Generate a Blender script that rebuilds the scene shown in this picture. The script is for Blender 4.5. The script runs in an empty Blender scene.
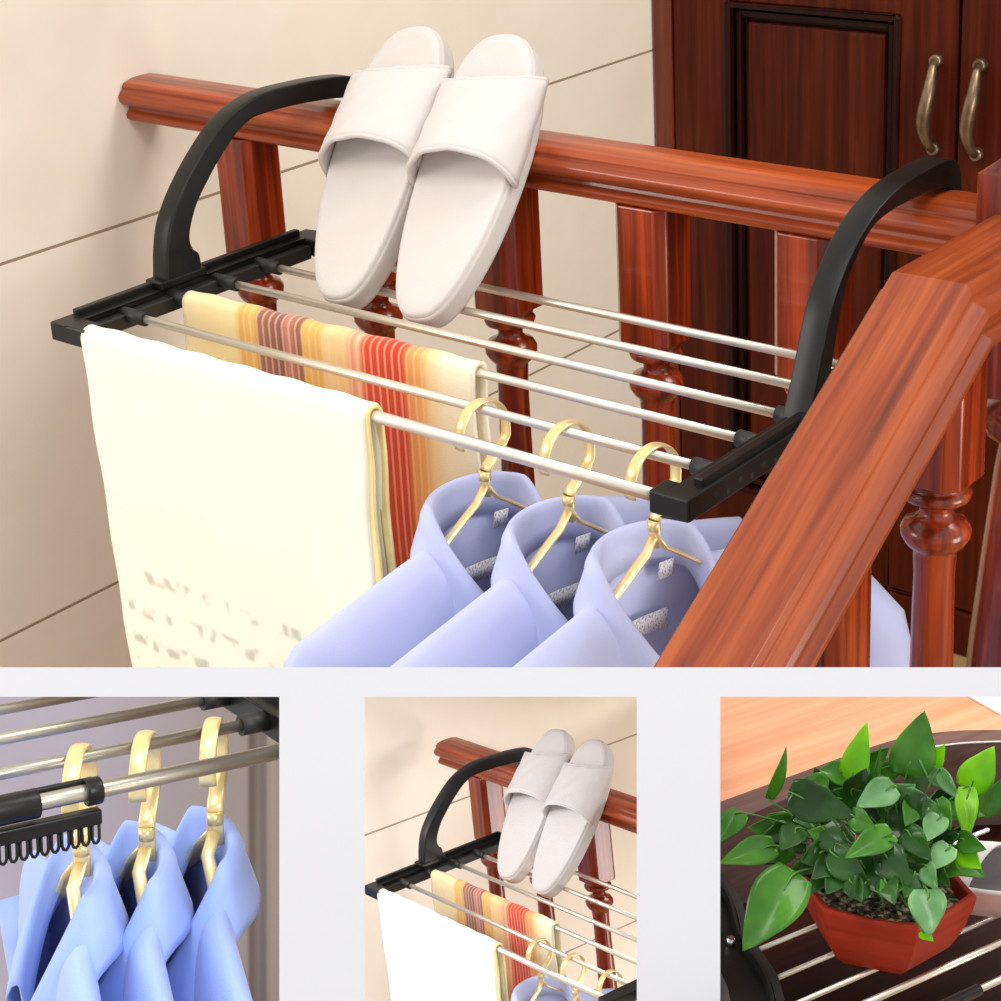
import bpy, bmesh, math, random
from mathutils import Matrix, Vector
pi = math.pi
SC = bpy.context.scene
COL = SC.collection
sin, cos = math.sin, math.cos

# ------------------------------------------------------------------ materials
def lin(c):
    r = []
    for v in c:
        v = v / 255.0
        r.append(v / 12.92 if v <= .04045 else ((v + .055) / 1.055) ** 2.4)
    return (*r, 1)

class NT:
    def __init__(s, name):
        s.m = bpy.data.materials.new(name); s.m.use_nodes = True
        s.n = s.m.node_tree.nodes; s.l = s.m.node_tree.links
        s.b = s.n['Principled BSDF']; s.tc = s.n.new('ShaderNodeTexCoord')
    def node(s, t, **kw):
        n = s.n.new(t)
        for k, v in kw.items(): setattr(n, k, v)
        return n
    def link(s, a, b): s.l.new(a, b)
    def mapping(s, scale=(1, 1, 1), loc=(0, 0, 0), rot=(0, 0, 0)):
        m = s.node('ShaderNodeMapping'); m.inputs['Scale'].default_value = scale
        m.inputs['Location'].default_value = loc; m.inputs['Rotation'].default_value = rot
        s.link(s.tc.outputs['Object'], m.inputs['Vector']); return m.outputs['Vector']
    def noise(s, vec, scale, detail=3, rough=.5, dist=0):
        n = s.node('ShaderNodeTexNoise'); n.inputs['Scale'].default_value = scale
        n.inputs['Detail'].default_value = detail; n.inputs['Roughness'].default_value = rough
        n.inputs['Distortion'].default_value = dist
        s.link(vec, n.inputs['Vector']); return n.outputs['Fac']
    def ramp(s, fac, stops, interp='LINEAR'):
        r = s.node('ShaderNodeValToRGB'); e = r.color_ramp; e.interpolation = interp
        while len(e.elements) < len(stops): e.elements.new(.5)
        for i, (p, c) in enumerate(stops):
            e.elements[i].position = p; e.elements[i].color = c if len(c) == 4 else lin(c)
        s.link(fac, r.inputs['Fac']); return r.outputs['Color']
    def math(s, op, a, b=0, c=None):
        n = s.node('ShaderNodeMath', operation=op)
        for i, v in enumerate((a, b) if c is None else (a, b, c)):
            if isinstance(v, (int, float)): n.inputs[i].default_value = v
            else: s.link(v, n.inputs[i])
        return n.outputs[0]
    def mix(s, fac, a, b, blend='MIX'):
        n = s.node('ShaderNodeMix', data_type='RGBA', blend_type=blend)
        for sock, v in ((n.inputs[0], fac), (n.inputs[6], a), (n.inputs[7], b)):
            if isinstance(v, (int, float)): sock.default_value = v
            elif isinstance(v, tuple): sock.default_value = v if len(v) == 4 else lin(v)
            else: s.link(v, sock)
        return n.outputs[2]
    def xyz(s):
        n = s.node('ShaderNodeSeparateXYZ'); s.link(s.tc.outputs['Object'], n.inputs[0]); return n.outputs
    def bump(s, h, strength=.3, dist=.001):
        n = s.node('ShaderNodeBump'); n.inputs['Strength'].default_value = strength
        n.inputs['Distance'].default_value = dist
        s.link(h, n.inputs['Height']); s.link(n.outputs[0], s.b.inputs['Normal'])
    def color(s, c):
        if isinstance(c, tuple): s.b.inputs['Base Color'].default_value = lin(c)
        else: s.link(c, s.b.inputs['Base Color'])
    def set(s, **kw):
        for k, v in kw.items(): s.b.inputs[k.replace('_', ' ')].default_value = v
        return s

M = {}
def plain(name, col, rough=.5, metal=0, var=None, vscale=30, **kw):
    t = NT(name); t.set(Roughness=rough, Metallic=metal, **kw)
    v = t.mapping()
    c2 = var or tuple(max(0, x - 8) for x in col)
    t.color(t.ramp(t.noise(v, vscale), [(.35, c2), (.65, col)]))
    M[name] = t.m; return t

def wood(name, cols, grain='X', rough=.28, coat=.5, scale=1.0, spec=.35):
    t = NT(name); t.set(Roughness=rough); t.b.inputs['Specular IOR Level'].default_value = spec
    t.b.inputs['Coat Weight'].default_value = coat; t.b.inputs['Coat Roughness'].default_value = .12
    sc = {'X': (2.2, 55, 55), 'Y': (55, 2.2, 55), 'Z': (60, 60, 2.2), 'YZ': (60, 2.5, 4.5)}[grain]
    v = t.mapping(scale=tuple(x * scale for x in sc))
    n1 = t.noise(v, 1.0, 5, .6, .4)
    v2 = t.mapping(scale=tuple(x * scale * 2.6 for x in sc))
    n2 = t.noise(v2, 1.0, 2, .5)
    f = t.math('MULTIPLY_ADD', n2, .3, t.math('MULTIPLY', n1, .75))
    t.color(t.ramp(f, [(.33, cols[0]), (.5, cols[1]), (.66, cols[2])]))
    t.bump(n2, .08, .0005)
    M[name] = t.m; return t

wood('rail_wood', [(84, 29, 10), (146, 58, 20), (180, 82, 34)], 'X', rough=.34, coat=.25)
wood('stair_rail_wood', [(92, 33, 11), (138, 58, 22), (168, 82, 38)], 'YZ', rough=.4, coat=.25)
wood('post_wood', [(58, 14, 6), (122, 38, 13), (172, 64, 22)], 'Z', rough=.25, coat=.4)
wood('wardrobe_wood', [(48, 13, 4), (72, 22, 6), (92, 33, 10)], 'Z', rough=.4, coat=.05, spec=.12)
wood('wardrobe_post_wood', [(80, 28, 12), (104, 40, 18), (120, 50, 24)], 'Z', rough=.35, coat=.3)
wood('wardrobe_dark_wood', [(28, 8, 4), (38, 12, 6), (48, 16, 8)], 'Z', rough=.4, coat=.05, spec=.12)
wood('deck_wood', [(24, 7, 3), (36, 12, 6), (50, 18, 9)], 'X', rough=.55, coat=.0, scale=.6, spec=.08)
wood('rim_wood', [(84, 62, 56), (100, 76, 70), (112, 86, 80)], 'X', rough=.42, coat=.0, spec=.12)
t = wood('pale_wood', [(196, 130, 94), (208, 146, 110), (220, 160, 126)], 'X', rough=.6, coat=0, scale=.6)

# black plastic, steel, gold
plain('black_plastic', (24, 23, 22), .38, 0, (18, 17, 16), 60).b.inputs['Specular IOR Level'].default_value = .3
plain('black_sleeve', (34, 33, 33), .5, 0, (28, 27, 27), 60)
plain('hole_dark', (6, 6, 6), .7)
t = plain('steel', (240, 232, 218), .38, .85, (230, 222, 208), 12)
t = plain('steel_cool', (196, 194, 180), .36, .9, (180, 178, 166), 12)
plain('gold', (248, 228, 172), .3, .55, (240, 214, 150), 40)
plain('bronze', (150, 128, 104), .35, .8, (118, 98, 80), 60)
plain('screw_steel', (210, 214, 220), .2, 1)

# tile wall: large beige tiles with thin joints at fixed heights
def tile(name, cols, grout, z0, pitch, joint=.0035):
    t = NT(name); t.set(Roughness=.4)
    x = t.xyz()
    n = t.noise(t.mapping(), 2.2, 4, .6)
    base = t.ramp(n, [(.35, cols[0]), (.65, cols[1])])
    fr = t.math('PINGPONG', t.math('SUBTRACT', x[2], z0), pitch / 2)
    line = t.math('LESS_THAN', fr, joint / 2)
    # vertical joints
    fy = t.math('PINGPONG', t.math('SUBTRACT', x[1], -.62), .6)
    liney = t.math('LESS_THAN', fy, joint / 2)
    f = t.math('MAXIMUM', line, t.math('MULTIPLY', liney, 0))
    t.color(t.mix(f, base, grout))
    t.bump(t.math('SUBTRACT', 1, f), .4, .001)
    M[name] = t.m
tile('beige_tile', [(238, 226, 208), (247, 238, 224)], (158, 138, 112), -.031, .427)
plain('floor_stone', (186, 152, 100), .5, 0, (170, 136, 88), 8)
plain('board_white', (226, 228, 235), .8, 0, (226, 228, 235), 3)
M['board_white'].node_tree.nodes['Principled BSDF'].inputs['Specular IOR Level'].default_value = 0

# curtain behind the small rack
t = NT('grey_curtain'); t.set(Roughness=.9)
x = t.xyz()
u = t.node('ShaderNodeMapRange'); t.link(x[0], u.inputs[0]); u.inputs[1].default_value = -.30; u.inputs[2].default_value = -.13
t.color(t.mix(u.outputs[0], t.mix(t.noise(t.mapping(scale=(12, 1, 1)), 1, 2), (176, 170, 182), (160, 152, 160)), t.mix(t.noise(t.mapping(scale=(40, 1, 1)), 1, 2), (160, 146, 130), (132, 122, 108))))
M['grey_curtain'] = t.m

# cloth
def cloth(name, col, weave=900, rough=.85, sheen=.2, bs=.25, var=None):
    t = NT(name); t.set(Roughness=rough); t.b.inputs['Sheen Weight'].default_value = sheen
    t.b.inputs['Specular IOR Level'].default_value = .2
    t.color(t.ramp(t.noise(t.mapping(), 9, 3), [(.35, var or tuple(max(0, c - 5) for c in col)), (.65, col)]))
    t.bump(t.noise(t.mapping(), weave, 1), bs, .0006)
    M[name] = t.m; return t
cloth('slipper_cloth', (216, 209, 205), 500, bs=.35)
cloth('slipper_sole', (210, 204, 199), 300, bs=.2)
cloth('shirt_cloth', (196, 202, 240))
cloth('shirt_cloth_blue', (164, 188, 250))
cloth('label_cloth', (222, 220, 214))
cloth('shoe_lining', (150, 146, 146), 300)
cloth('shoe_skin', (222, 178, 168), 200, .5)

t = NT('label_print'); t.set(Roughness=.8)
t.color(t.ramp(t.noise(t.mapping(scale=(1, 1, .5)), 900, 0), [(.34, (170, 166, 180)), (.46, (236, 234, 240))]))
M['label_print'] = t.m

# white towel with faint grey blurred printing near its lower end
t = NT('white_towel'); t.set(Roughness=.95); t.b.inputs['Sheen Weight'].default_value = .3
t.b.inputs['Specular IOR Level'].default_value = .1
x = t.xyz()
def band(lo, hi, soft=.006):
    a = t.node('ShaderNodeMapRange', interpolation_type='SMOOTHSTEP'); t.link(x[2], a.inputs[0])
    a.inputs[1].default_value = lo; a.inputs[2].default_value = lo + soft
    b = t.node('ShaderNodeMapRange', interpolation_type='SMOOTHSTEP'); t.link(x[2], b.inputs[0])
    b.inputs[1].default_value = hi; b.inputs[2].default_value = hi + soft
    return t.math('SUBTRACT', a.outputs[0], b.outputs[0])
rows = None
for lo, hi in ((-.234, -.222), (-.272, -.258), (-.305, -.292), (-.335, -.322), (-.37, -.355), (-.41, -.395)):
    r = band(lo, hi); rows = r if rows is None else t.math('ADD', rows, r)
mx = t.math('MULTIPLY', t.math('GREATER_THAN', x[0], .015), t.math('LESS_THAN', x[0], .25))
front = t.math('LESS_THAN', x[1], 0)
nn = t.noise(t.mapping(scale=(1, 1, .8)), 62, 1, .4)
nr = t.node('ShaderNodeMapRange', interpolation_type='SMOOTHSTEP'); t.link(nn, nr.inputs[0])
nr.inputs[1].default_value = .44; nr.inputs[2].default_value = .62
fac = t.math('MULTIPLY', t.math('MULTIPLY', rows, mx), t.math('MULTIPLY', nr.outputs[0], front))
t.color(t.mix(t.math('MULTIPLY', fac, .6), (252, 247, 226), (160, 164, 146)))
t.bump(t.noise(t.mapping(), 700, 2), .25, .0008)
M['white_towel'] = t.m
plain('towel_border', (246, 228, 164), .9, 0, (238, 218, 150), 40)

# striped towel: colours run across its width
t = NT('striped_towel'); t.set(Roughness=.95); t.b.inputs['Sheen Weight'].default_value = .3
t.b.inputs['Specular IOR Level'].default_value = .1
x = t.xyz()
def U(px):
    q = (px - 182) / 298.0
    return max(0, min(1, q * 1.08 - .08 * q * q))
st = [(182, (240, 220, 170)), (236, (238, 216, 160)), (242, (226, 176, 92)), (256, (232, 186, 104)), (262, (160, 104, 92)), (284, (140, 88, 80)), (290, (196, 130, 120)), (303, (150, 92, 78)),
      (308, (230, 184, 100)), (322, (226, 178, 96)), (330, (240, 206, 148)), (350, (238, 196, 140)), (356, (232, 150, 120)), (362, (244, 190, 150)), (367, (220, 70, 44)), (405, (214, 62, 40)),
      (411, (232, 150, 84)), (424, (238, 172, 100)), (432, (246, 214, 156)), (446, (250, 234, 196)), (480, (250, 240, 214))]
fx = t.math('DIVIDE', x[0], .366)
base = t.ramp(fx, [(U(p), c) for p, c in st])
w = t.math('PINGPONG', x[0], .0042)
fine = t.math('LESS_THAN', w, .0013)
redzone = t.math('MULTIPLY', t.math('GREATER_THAN', fx, U(238)), t.math('LESS_THAN', fx, U(430)))
t.color(t.mix(t.math('MULTIPLY', t.math('MULTIPLY', fine, redzone), .42), base, (248, 206, 160)))
h = t.math('ADD', t.math('MULTIPLY', w, 120), t.noise(t.mapping(), 500, 2))
t.bump(h, .4, .0012)
M['striped_towel'] = t.m

# plant and pot
def leafmat(name, c1, c2, trans):
    t = NT(name); t.set(Roughness=.33)
    t.b.inputs['Coat Weight'].default_value = .2
    t.b.inputs['Specular IOR Level'].default_value = .35
    col = t.ramp(t.noise(t.mapping(), 22, 3), [(.35, c1), (.68, c2)])
    t.color(col)
    t.b.inputs['Subsurface Weight'].default_value = 0
    tr = t.node('ShaderNodeBsdfTranslucent'); t.link(col, tr.inputs['Color'])
    mx = t.node('ShaderNodeMixShader'); mx.inputs[0].default_value = trans
    out = t.n['Material Output']
    t.link(t.b.outputs[0], mx.inputs[1]); t.link(tr.outputs[0], mx.inputs[2]); t.link(mx.outputs[0], out.inputs['Surface'])
    M[name] = t.m
leafmat('leaf_dark', (20, 60, 10), (40, 94, 18), .15)
leafmat('leaf_mid', (52, 112, 24), (86, 152, 36), .25)
leafmat('leaf_pale', (70, 128, 62), (140, 190, 128), .2)
leafmat('leaf_lime', (120, 196, 16), (164, 232, 30), .4)
plain('stem_green', (86, 140, 54), .5, 0, (66, 118, 40), 50)
plain('terracotta', (156, 46, 24), .55, 0, (140, 38, 18), 20).b.inputs['Specular IOR Level'].default_value = .15
t = NT('potting_grit'); t.set(Roughness=.8)
t.color(t.ramp(t.noise(t.mapping(), 160, 2), [(.42, (40, 30, 20)), (.55, (110, 92, 60)), (.66, (190, 180, 150))]))
M['potting_grit'] = t.m

# ------------------------------------------------------------------ mesh helpers
class MB:
    def __init__(s): s.v = []; s.f = []; s.sm = []
    def add(s, vs, fs, smooth=True):
        o = len(s.v); s.v += [tuple(v) for v in vs]
        s.f += [tuple(i + o for i in f) for f in fs]; s.sm += [smooth] * len(fs); return s
    def box(s, x0, x1, y0, y1, z0, z1):
        v = [(x, y, z) for x in (x0, x1) for y in (y0, y1) for z in (z0, z1)]
        return s.add(v, [(0, 1, 3, 2), (4, 6, 7, 5), (0, 4, 5, 1), (2, 3, 7, 6), (0, 2, 6, 4), (1, 5, 7, 3)], False)
    def grid(s, rows, closed=False, smooth=True, flip=False):
        n = len(rows[0]); vs = [p for r in rows for p in r]; fs = []
        for i in range(len(rows) - 1):
            for j in range(n if closed else n - 1):
                k = (j + 1) % n
                q = (i * n + j, i * n + k, (i + 1) * n + k, (i + 1) * n + j)
                fs.append(q[::-1] if flip else q)
        return s.add(vs, fs, smooth)
    def tube(s, pts, r, n=12, flat=None, caps=True):
        """round tube; r may be a list; flat=(a, b, axis) sweeps an ellipse whose wide side lies along axis"""
        pts = [Vector(p) for p in pts]; rows = []; prev = None
        for i, p in enumerate(pts):
            d = (pts[min(i + 1, len(pts) - 1)] - pts[max(i - 1, 0)]).normalized()
            if flat: u = Vector(flat[2]) - d * d.dot(Vector(flat[2])); u.normalize()
            else:
                u = prev - d * prev.dot(d) if prev else d.orthogonal()
                if u.length < 1e-6: u = d.orthogonal()
                u.normalize()
            prev = u; w = d.cross(u)
            ra, rb = (flat[0], flat[1]) if flat else ((r[i],) * 2 if isinstance(r, (list, tuple)) else (r, r))
            rows.append([p + u * (ra * cos(2 * pi * k / n)) + w * (rb * sin(2 * pi * k / n)) for k in range(n)])
        s.grid(rows, True)
        if caps:
            o = len(s.v) - len(rows) * n
            s.f.append(tuple(o + k for k in range(n))[::-1]); s.sm.append(False)
            e = len(s.v) - n
            s.f.append(tuple(e + k for k in range(n))); s.sm.append(False)
        return s
    def lathe(s, prof, cx=0, cy=0, n=24, smooth=True, ph=0):
        rows = [[(cx + r * cos(2 * pi * k / n + ph), cy + r * sin(2 * pi * k / n + ph), z) for k in range(n)] for r, z in prof]
        s.grid(rows, True, smooth)
        o = len(s.v) - len(rows) * n
        s.f.append(tuple(o + k for k in range(n))[::-1]); s.sm.append(False)
        s.f.append(tuple(len(s.v) - n + k for k in range(n))); s.sm.append(False)
        return s
    def prism(s, poly, a0, a1, axis='x'):
        """closed 2D outline extruded between a0 and a1"""
        def P(u, w, a): return {'x': (a, u, w), 'y': (u, a, w), 'z': (u, w, a)}[axis]
        n = len(poly)
        vs = [P(u, w, a0) for u, w in poly] + [P(u, w, a1) for u, w in poly]
        fs = [(i, (i + 1) % n, n + (i + 1) % n, n + i) for i in range(n)]
        fs += [tuple(range(n))[::-1], tuple(range(n, 2 * n))]
        return s.add(vs, fs, False)
    def sweep(s, prof, path, side):
        """closed profile (u sideways, w up) along a path lying in a plane whose normal is side; mitred"""
        side = Vector(side); path = [Vector(p) for p in path]; rows = []
        for i, p in enumerate(path):
            a = (path[i] - path[i - 1]).normalized() if i else (path[1] - path[0]).normalized()
            b = (path[i + 1] - path[i]).normalized() if i < len(path) - 1 else a
            na, nb = side.cross(a).normalized(), side.cross(b).normalized()
            m = (na + nb).normalized(); m = m / max(.3, m.dot(na))
            rows.append([p + side * u + m * w for u, w in prof])
        s.grid(rows, True, False)
        n = len(prof); o = len(s.v) - len(rows) * n
        s.f.append(tuple(o + k for k in range(n))[::-1]); s.sm.append(False)
        s.f.append(tuple(len(s.v) - n + k for k in range(n))); s.sm.append(False)
        return s

def link(name, mb, mat, parent=None, base=(0, 0, 0), bevel=0, sub=0, solid=0, segs=2, auto=None):
    me = bpy.data.meshes.new(name)
    b = Vector(base)
    me.from_pydata([tuple(Vector(v) - b) for v in mb.v], [], mb.f)
    for p, sm in zip(me.polygons, mb.sm): p.use_smooth = sm
    bm = bmesh.new(); bm.from_mesh(me); bmesh.ops.remove_doubles(bm, verts=bm.verts, dist=1e-6)
    bmesh.ops.recalc_face_normals(bm, faces=bm.faces); bm.to_mesh(me); bm.free()
    me.materials.append(M[mat])
    o = bpy.data.objects.new(name, me); COL.objects.link(o)
    if parent: o.parent = parent
    else: o.location = b
    if solid:
        m = o.modifiers.new('s', 'SOLIDIFY'); m.thickness = solid; m.offset = 0
    if bevel:
        m = o.modifiers.new('b', 'BEVEL'); m.width = bevel; m.segments = segs; m.limit_method = 'ANGLE'; m.angle_limit = math.radians(auto or 30)
    if sub:
        m = o.modifiers.new('u', 'SUBSURF'); m.levels = sub; m.render_levels = sub
    return o

def tag(o, label, cat, group=None):
    o['label'] = label; o['category'] = cat
    if group: o['group'] = group
    return o

class Thing:
    """an Empty at the thing's base; parts are given in room coordinates and stored relative to it"""
    def __init__(s, name, label, cat, base, group=None):
        s.b = Vector(base); s.o = bpy.data.objects.new(name, None); s.o.empty_display_size = .02
        s.o.location = s.b; COL.objects.link(s.o); tag(s.o, label, cat, group)
    def part(s, name, mb, mat, parent=None, label=None, **kw):
        o = link(name, mb, mat, parent or s.o, s.b, **kw)
        if label: o['label'] = label
        return o

def struct(name, mb, mat, **kw):
    o = link(name, mb, mat, **kw); o['kind'] = 'structure'; return o

def copy_tree(o, parent=None):
    c = o.copy(); COL.objects.link(c)
    if parent: c.parent = parent
    for ch in list(o.children): copy_tree(ch, c)
    return c

def move(o, mat):           # carry a finished top-level object into one of the small displays
    o.matrix_world = mat @ o.matrix_basis
    return o

def rcopy(o, label, mat=None, group=None, pre=None):
    c = copy_tree(o); b = c.matrix_basis.copy()
    c.matrix_basis = (mat or Matrix()) @ (pre or Matrix()) @ b
    c['label'] = label
    if 'group' in c.keys(): del c['group']
    if group: c['group'] = group
    return c

# ------------------------------------------------------------------ camera
def cam_matrix(yaw, pitch, roll, c):
    return Matrix.Translation(c) @ Matrix.Rotation(yaw, 4, 'Z') @ Matrix.Rotation(pitch, 4, 'X') @ Matrix.Rotation(roll, 4, 'Z')
F = 1889.7
MC = cam_matrix(.7033, 1.2211, -.0538, (1.3269, -.9944, .5719))
cd = bpy.data.cameras.new('camera'); cam = bpy.data.objects.new('camera', cd); COL.objects.link(cam)
cam.matrix_world = MC
cd.sensor_width = 36; cd.sensor_fit = 'HORIZONTAL'; cd.lens = F * 36 / 1001
cd.shift_x = .5 / 1001; cd.shift_y = -(500.5 - 333) / 1001
cd.clip_start = .05; cd.clip_end = 50
SC.camera = cam
# each small display is a reduced model set; these matrices place its own room frame behind the board
def display(local, s): return MC @ Matrix.Scale(s, 4) @ local.inverted()
L1 = cam_matrix(-.579, 1.442, -.001, (.109, -1.023, .409)); S1 = .84
L2 = cam_matrix(.922, 1.458, -.102, (2.852, -1.763, 1.39)); S2 = .25
L3 = cam_matrix(-.5934, 1.3317, 0, (-1.246, -1.175, 1.033)); S3 = .40
D1, D2, D3 = display(L1, S1), display(L2, S2), display(L3, S3)

YB = [0, .0574, .1173, .1736, .2313, .2905]
LB = .62

# ------------------------------------------------------------------ room of the large view
FL = -.92
struct('floor', MB().box(-.345, 3.2, -2.6, 1.95, FL - .03, FL), 'floor_stone')
struct('wall_left', MB().box(-.40, -.345, -.30, 1.95, FL, 1.7), 'beige_tile')
struct('wall_back', MB().box(-.345, 3.2, 1.95, 2.0, FL, 1.7), 'beige_tile')

# wardrobe
W = Thing('wardrobe', 'dark red-brown wooden wardrobe with panelled doors standing beyond the balustrade', 'wardrobe', (.6, 1.62, FL))
W.part('carcass', MB().box(-.343, 1.7, 1.402, 1.93, FL + .002, 1.5), 'wardrobe_dark_wood')
W.part('corner_post', MB().box(-.343, -.310, 1.375, 1.401, FL + .002, 1.5), 'wardrobe_post_wood', bevel=.004)
W.part('plinth', MB().box(-.309, 1.7, 1.378, 1.401, FL + .002, FL + .075), 'wardrobe_wood', bevel=.004)
def door(x0, x1, hx):
    z0, z1 = FL + .08, 1.48
    m = MB()
    px0, px1 = (x0 + .095, x1 - .085)
    m.box(x0, px0, 1.38, 1.401, z0, z1); m.box(px1, x1, 1.38, 1.401, z0, z1)
    m.box(px0, px1, 1.38, 1.401, z0, z0 + .10); m.box(px0, px1, 1.38, 1.401, .055, .17); m.box(px0, px1, 1.38, 1.401, z1 - .1, z1)
    d = W.part('door', m, 'wardrobe_wood', bevel=.003)
    # stepped moulding around the lower panel and the raised panel itself
    def ring(a, y0):
        q = MB(); w = .009
        q.box(px0 + a, px0 + a + w, y0, 1.401, z0 + .1 + a, .055 - a); q.box(px1 - a - w, px1 - a, y0, 1.401, z0 + .1 + a, .055 - a)
        q.box(px0 + a + w, px1 - a - w, y0, 1.401, z0 + .1 + a, z0 + .1 + a + w); q.box(px0 + a + w, px1 - a - w, y0, 1.401, .055 - a - w, .055 - a)
        return q
    r = ring(.0, 1.374); r2 = ring(.014, 1.386); r.add(r2.v, r2.f, False)
    W.part('moulding', r, 'wardrobe_dark_wood', d, bevel=.003)
    W.part('panel', MB().box(px0 + .03, px1 - .03, 1.39, 1.401, z0 + .13, .025), 'wardrobe_wood', d, bevel=.006)
    W.part('panel', MB().box(px0 + .01, px1 - .01, 1.39, 1.401, .18, z1 - .11), 'wardrobe_wood', d, bevel=.006)
    h = MB(); zt, zb = -.002, -.128
    pts = []
    for i in range(17):
        u = i / 16
        pts.append((hx + .004 * sin(u * 2 * pi), 1.372 - .026 * sin(pi * u) ** .7, zt + (zb - zt) * u))
    h.tube(pts, [.0055 + .0045 * sin(pi * i / 16) for i in range(17)], 10)
    for z in (zt, zb):
        h.tube([(hx, 1.380, z), (hx, 1.370, z)], [.011, .008], 12)
    W.part('handle', h, 'bronze', d, label='curved aged bronze pull handle')
door(-.308, .164, .1345)
door(.169, .641, .200)
door(.645, 1.12, 1.08)

# balustrade
RP = [(-.022, 0), (.022, 0), (.026, .003), (.027, .008), (.022, .013), (.021, .017), (.030, .020), (.0345, .025), (.035, .030), (.032, .035),
      (.028, .037), (.029, .040), (.025, .0445), (.013, .0475), (0, .048), (-.013, .0475), (-.025, .0445), (-.029, .040), (-.028, .037),
      (-.032, .035), (-.035, .030), (-.0345, .025), (-.030, .020), (-.021, .017), (-.022, .013), (-.027, .008), (-.026, .003)]
_h = [(.041, 0), (.044, .003), (.044, .008), (.039, .011), (.0355, .014), (.036, .017), (.042, .021), (.0435, .027), (.041, .033), (.034, .036), (.0315, .038), (.0315, .042), (.0300, .049), (.0275, .0505)]
RPF = _h + [(-u, w) for u, w in _h[::-1]]
def baluster(th, x, y, ztop, zbot, parent=None, zb=-.05):
    """chamfered upper block, turned shaft, square foot"""
    r, c = .0285, .009
    pl = [(x - r, y - r + c), (x - r + c, y - r), (x + r - c, y - r), (x + r, y - r + c), (x + r, y + r - c), (x + r - c, y + r), (x - r + c, y + r), (x - r, y + r - c)]
    b = th.part('baluster', MB().prism(pl, zb, ztop, 'z'), 'post_wood', parent, bevel=.0015)
    H = zb - zbot
    pr = [(.0245, 0), (.0245, -.004), (.019, -.006), (.0235, -.008), (.0262, -.012), (.0245, -.017), (.017, -.020), (.0125, -.024), (.0125, -.029), (.016, -.033), (.023, -.036), (.0265, -.042),
          (.0262, -.048), (.022, -.055), (.0165, -.060), (.0165, -.064), (.0155, -.08), (.0165, -.16), (.020, -.30), (.0235, -.42), (.022, -.47), (.017, -.50), (.025, -.505), (.028, -.515), (.025, -.525), (.018, -.53), (.022, -.54), (.026, -.545)]
    th.part('turned_shaft', MB().lathe([(a, zb + d) for a, d in pr], x, y, 28), 'post_wood', b)
    th.part('foot_block', MB().prism(pl, zbot, zb - .545, 'z'), 'post_wood', b, bevel=.0015)
    return b

def main_rail(x0, x1, bal, label, tagpos, foot=FL):
    th = Thing('landing_balustrade', label, 'balustrade', (tagpos, .37, foot))
    th.part('handrail', MB().sweep(RP, [(x0, .37, .085), (x1, .37, .085)], (0, -1, 0)), 'rail_wood', bevel=.0012)
    for bx in bal: baluster(th, bx, .372, .0848, foot)
    return th
B = main_rail(-.344, .699, (-.18, .0, .182, .36, .53), 'level red-brown wooden balustrade with turned balusters carrying the large drying rack', .2)

ST = Thing('stair_balustrade', 'sloping red-brown wooden stair rail running down in front of the large rack on the right', 'balustrade', (.743, .375, FL))
t_ = .58
ST.part('handrail', MB().sweep(RPF, [(.743, .335, .085), (.743, .18, .085), (.743, -.16, .085 - t_ * .34)], (-1, 0, 0)), 'stair_rail_wood', bevel=.001)
nb = ST.part('newel_post', MB().box(.698, .788, .330, .420, -.02, .166).add(
    [(.698, .33, .166), (.788, .33, .166), (.788, .42, .166), (.698, .42, .166), (.730, .362, .192), (.756, .362, .192), (.756, .388, .192), (.730, .388, .192)],
    [(0, 1, 5, 4), (1, 2, 6, 5), (2, 3, 7, 6), (3, 0, 4, 7), (4, 5, 6, 7), (0, 3, 2, 1)], False), 'post_wood', bevel=.002)
ST.part('finial', MB().lathe([(.012, .19), (.02, .196), (.03, .205), (.04, .225), (.043, .245), (.038, .268), (.024, .285), (.004, .292)], .743, .375, 28), 'post_wood', nb)
ST.part('turned_shaft', MB().lathe([(.040, -.02), (.036, -.026), (.048, -.034), (.052, -.045), (.048, -.056), (.034, -.064), (.034, -.07), (.037, -.09), (.044, -.16), (.052, -.25), (.058, -.36), (.056, -.45), (.04, -.5), (.05, -.52), (.045, -.54)], .743, .375, 36), 'post_wood', nb)
ST.part('foot_block', MB().box(.698, .788, .33, .42, FL, -.54), 'post_wood', nb, bevel=.002)
for y in (.188, .018, -.13):
    baluster(ST, .743, y, .085 - max(0, .18 - y) * t_ + .018, FL, zb=-.026 - (.188 - y) * .5)

# ------------------------------------------------------------------ drying rack
BL = [(.114, .009), (.116, .022), (.119, .042), (.126, .066), (.139, .087), (.154, .105), (.170, .121), (.186, .135), (.205, .149), (.226, .159), (.252, .166), (.278, .168), (.310, .167), (.346, .165), (.384, .160), (.404, .152), (.414, .138), (.415, .114), (.404, .114),
      (.401, .127), (.392, .135), (.375, .139), (.345, .143), (.308, .146), (.284, .147), (.262, .147), (.246, .146), (.234, .142), (.221, .135), (.208, .125), (.193, .112), (.178, .097), (.163, .080), (.153, .062), (.149, .048), (.152, .037), (.159, .029), (.159, .009)]
BR = [(.148, -.004), (.154, .006), (.160, .018), (.168, .035), (.178, .060), (.190, .088), (.206, .110), (.222, .126), (.237, .137), (.254, .146), (.274, .153), (.298, .158), (.326, .160), (.356, .161), (.382, .159), (.394, .152), (.400, .138), (.400, .116), (.390, .116),
      (.388, .128), (.380, .136), (.346, .141), (.312, .142), (.286, .142), (.266, .140), (.251, .136), (.236, .127), (.223, .115), (.213, .103), (.204, .083), (.196, .060), (.190, .040), (.186, .018), (.186, -.004)]
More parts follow.
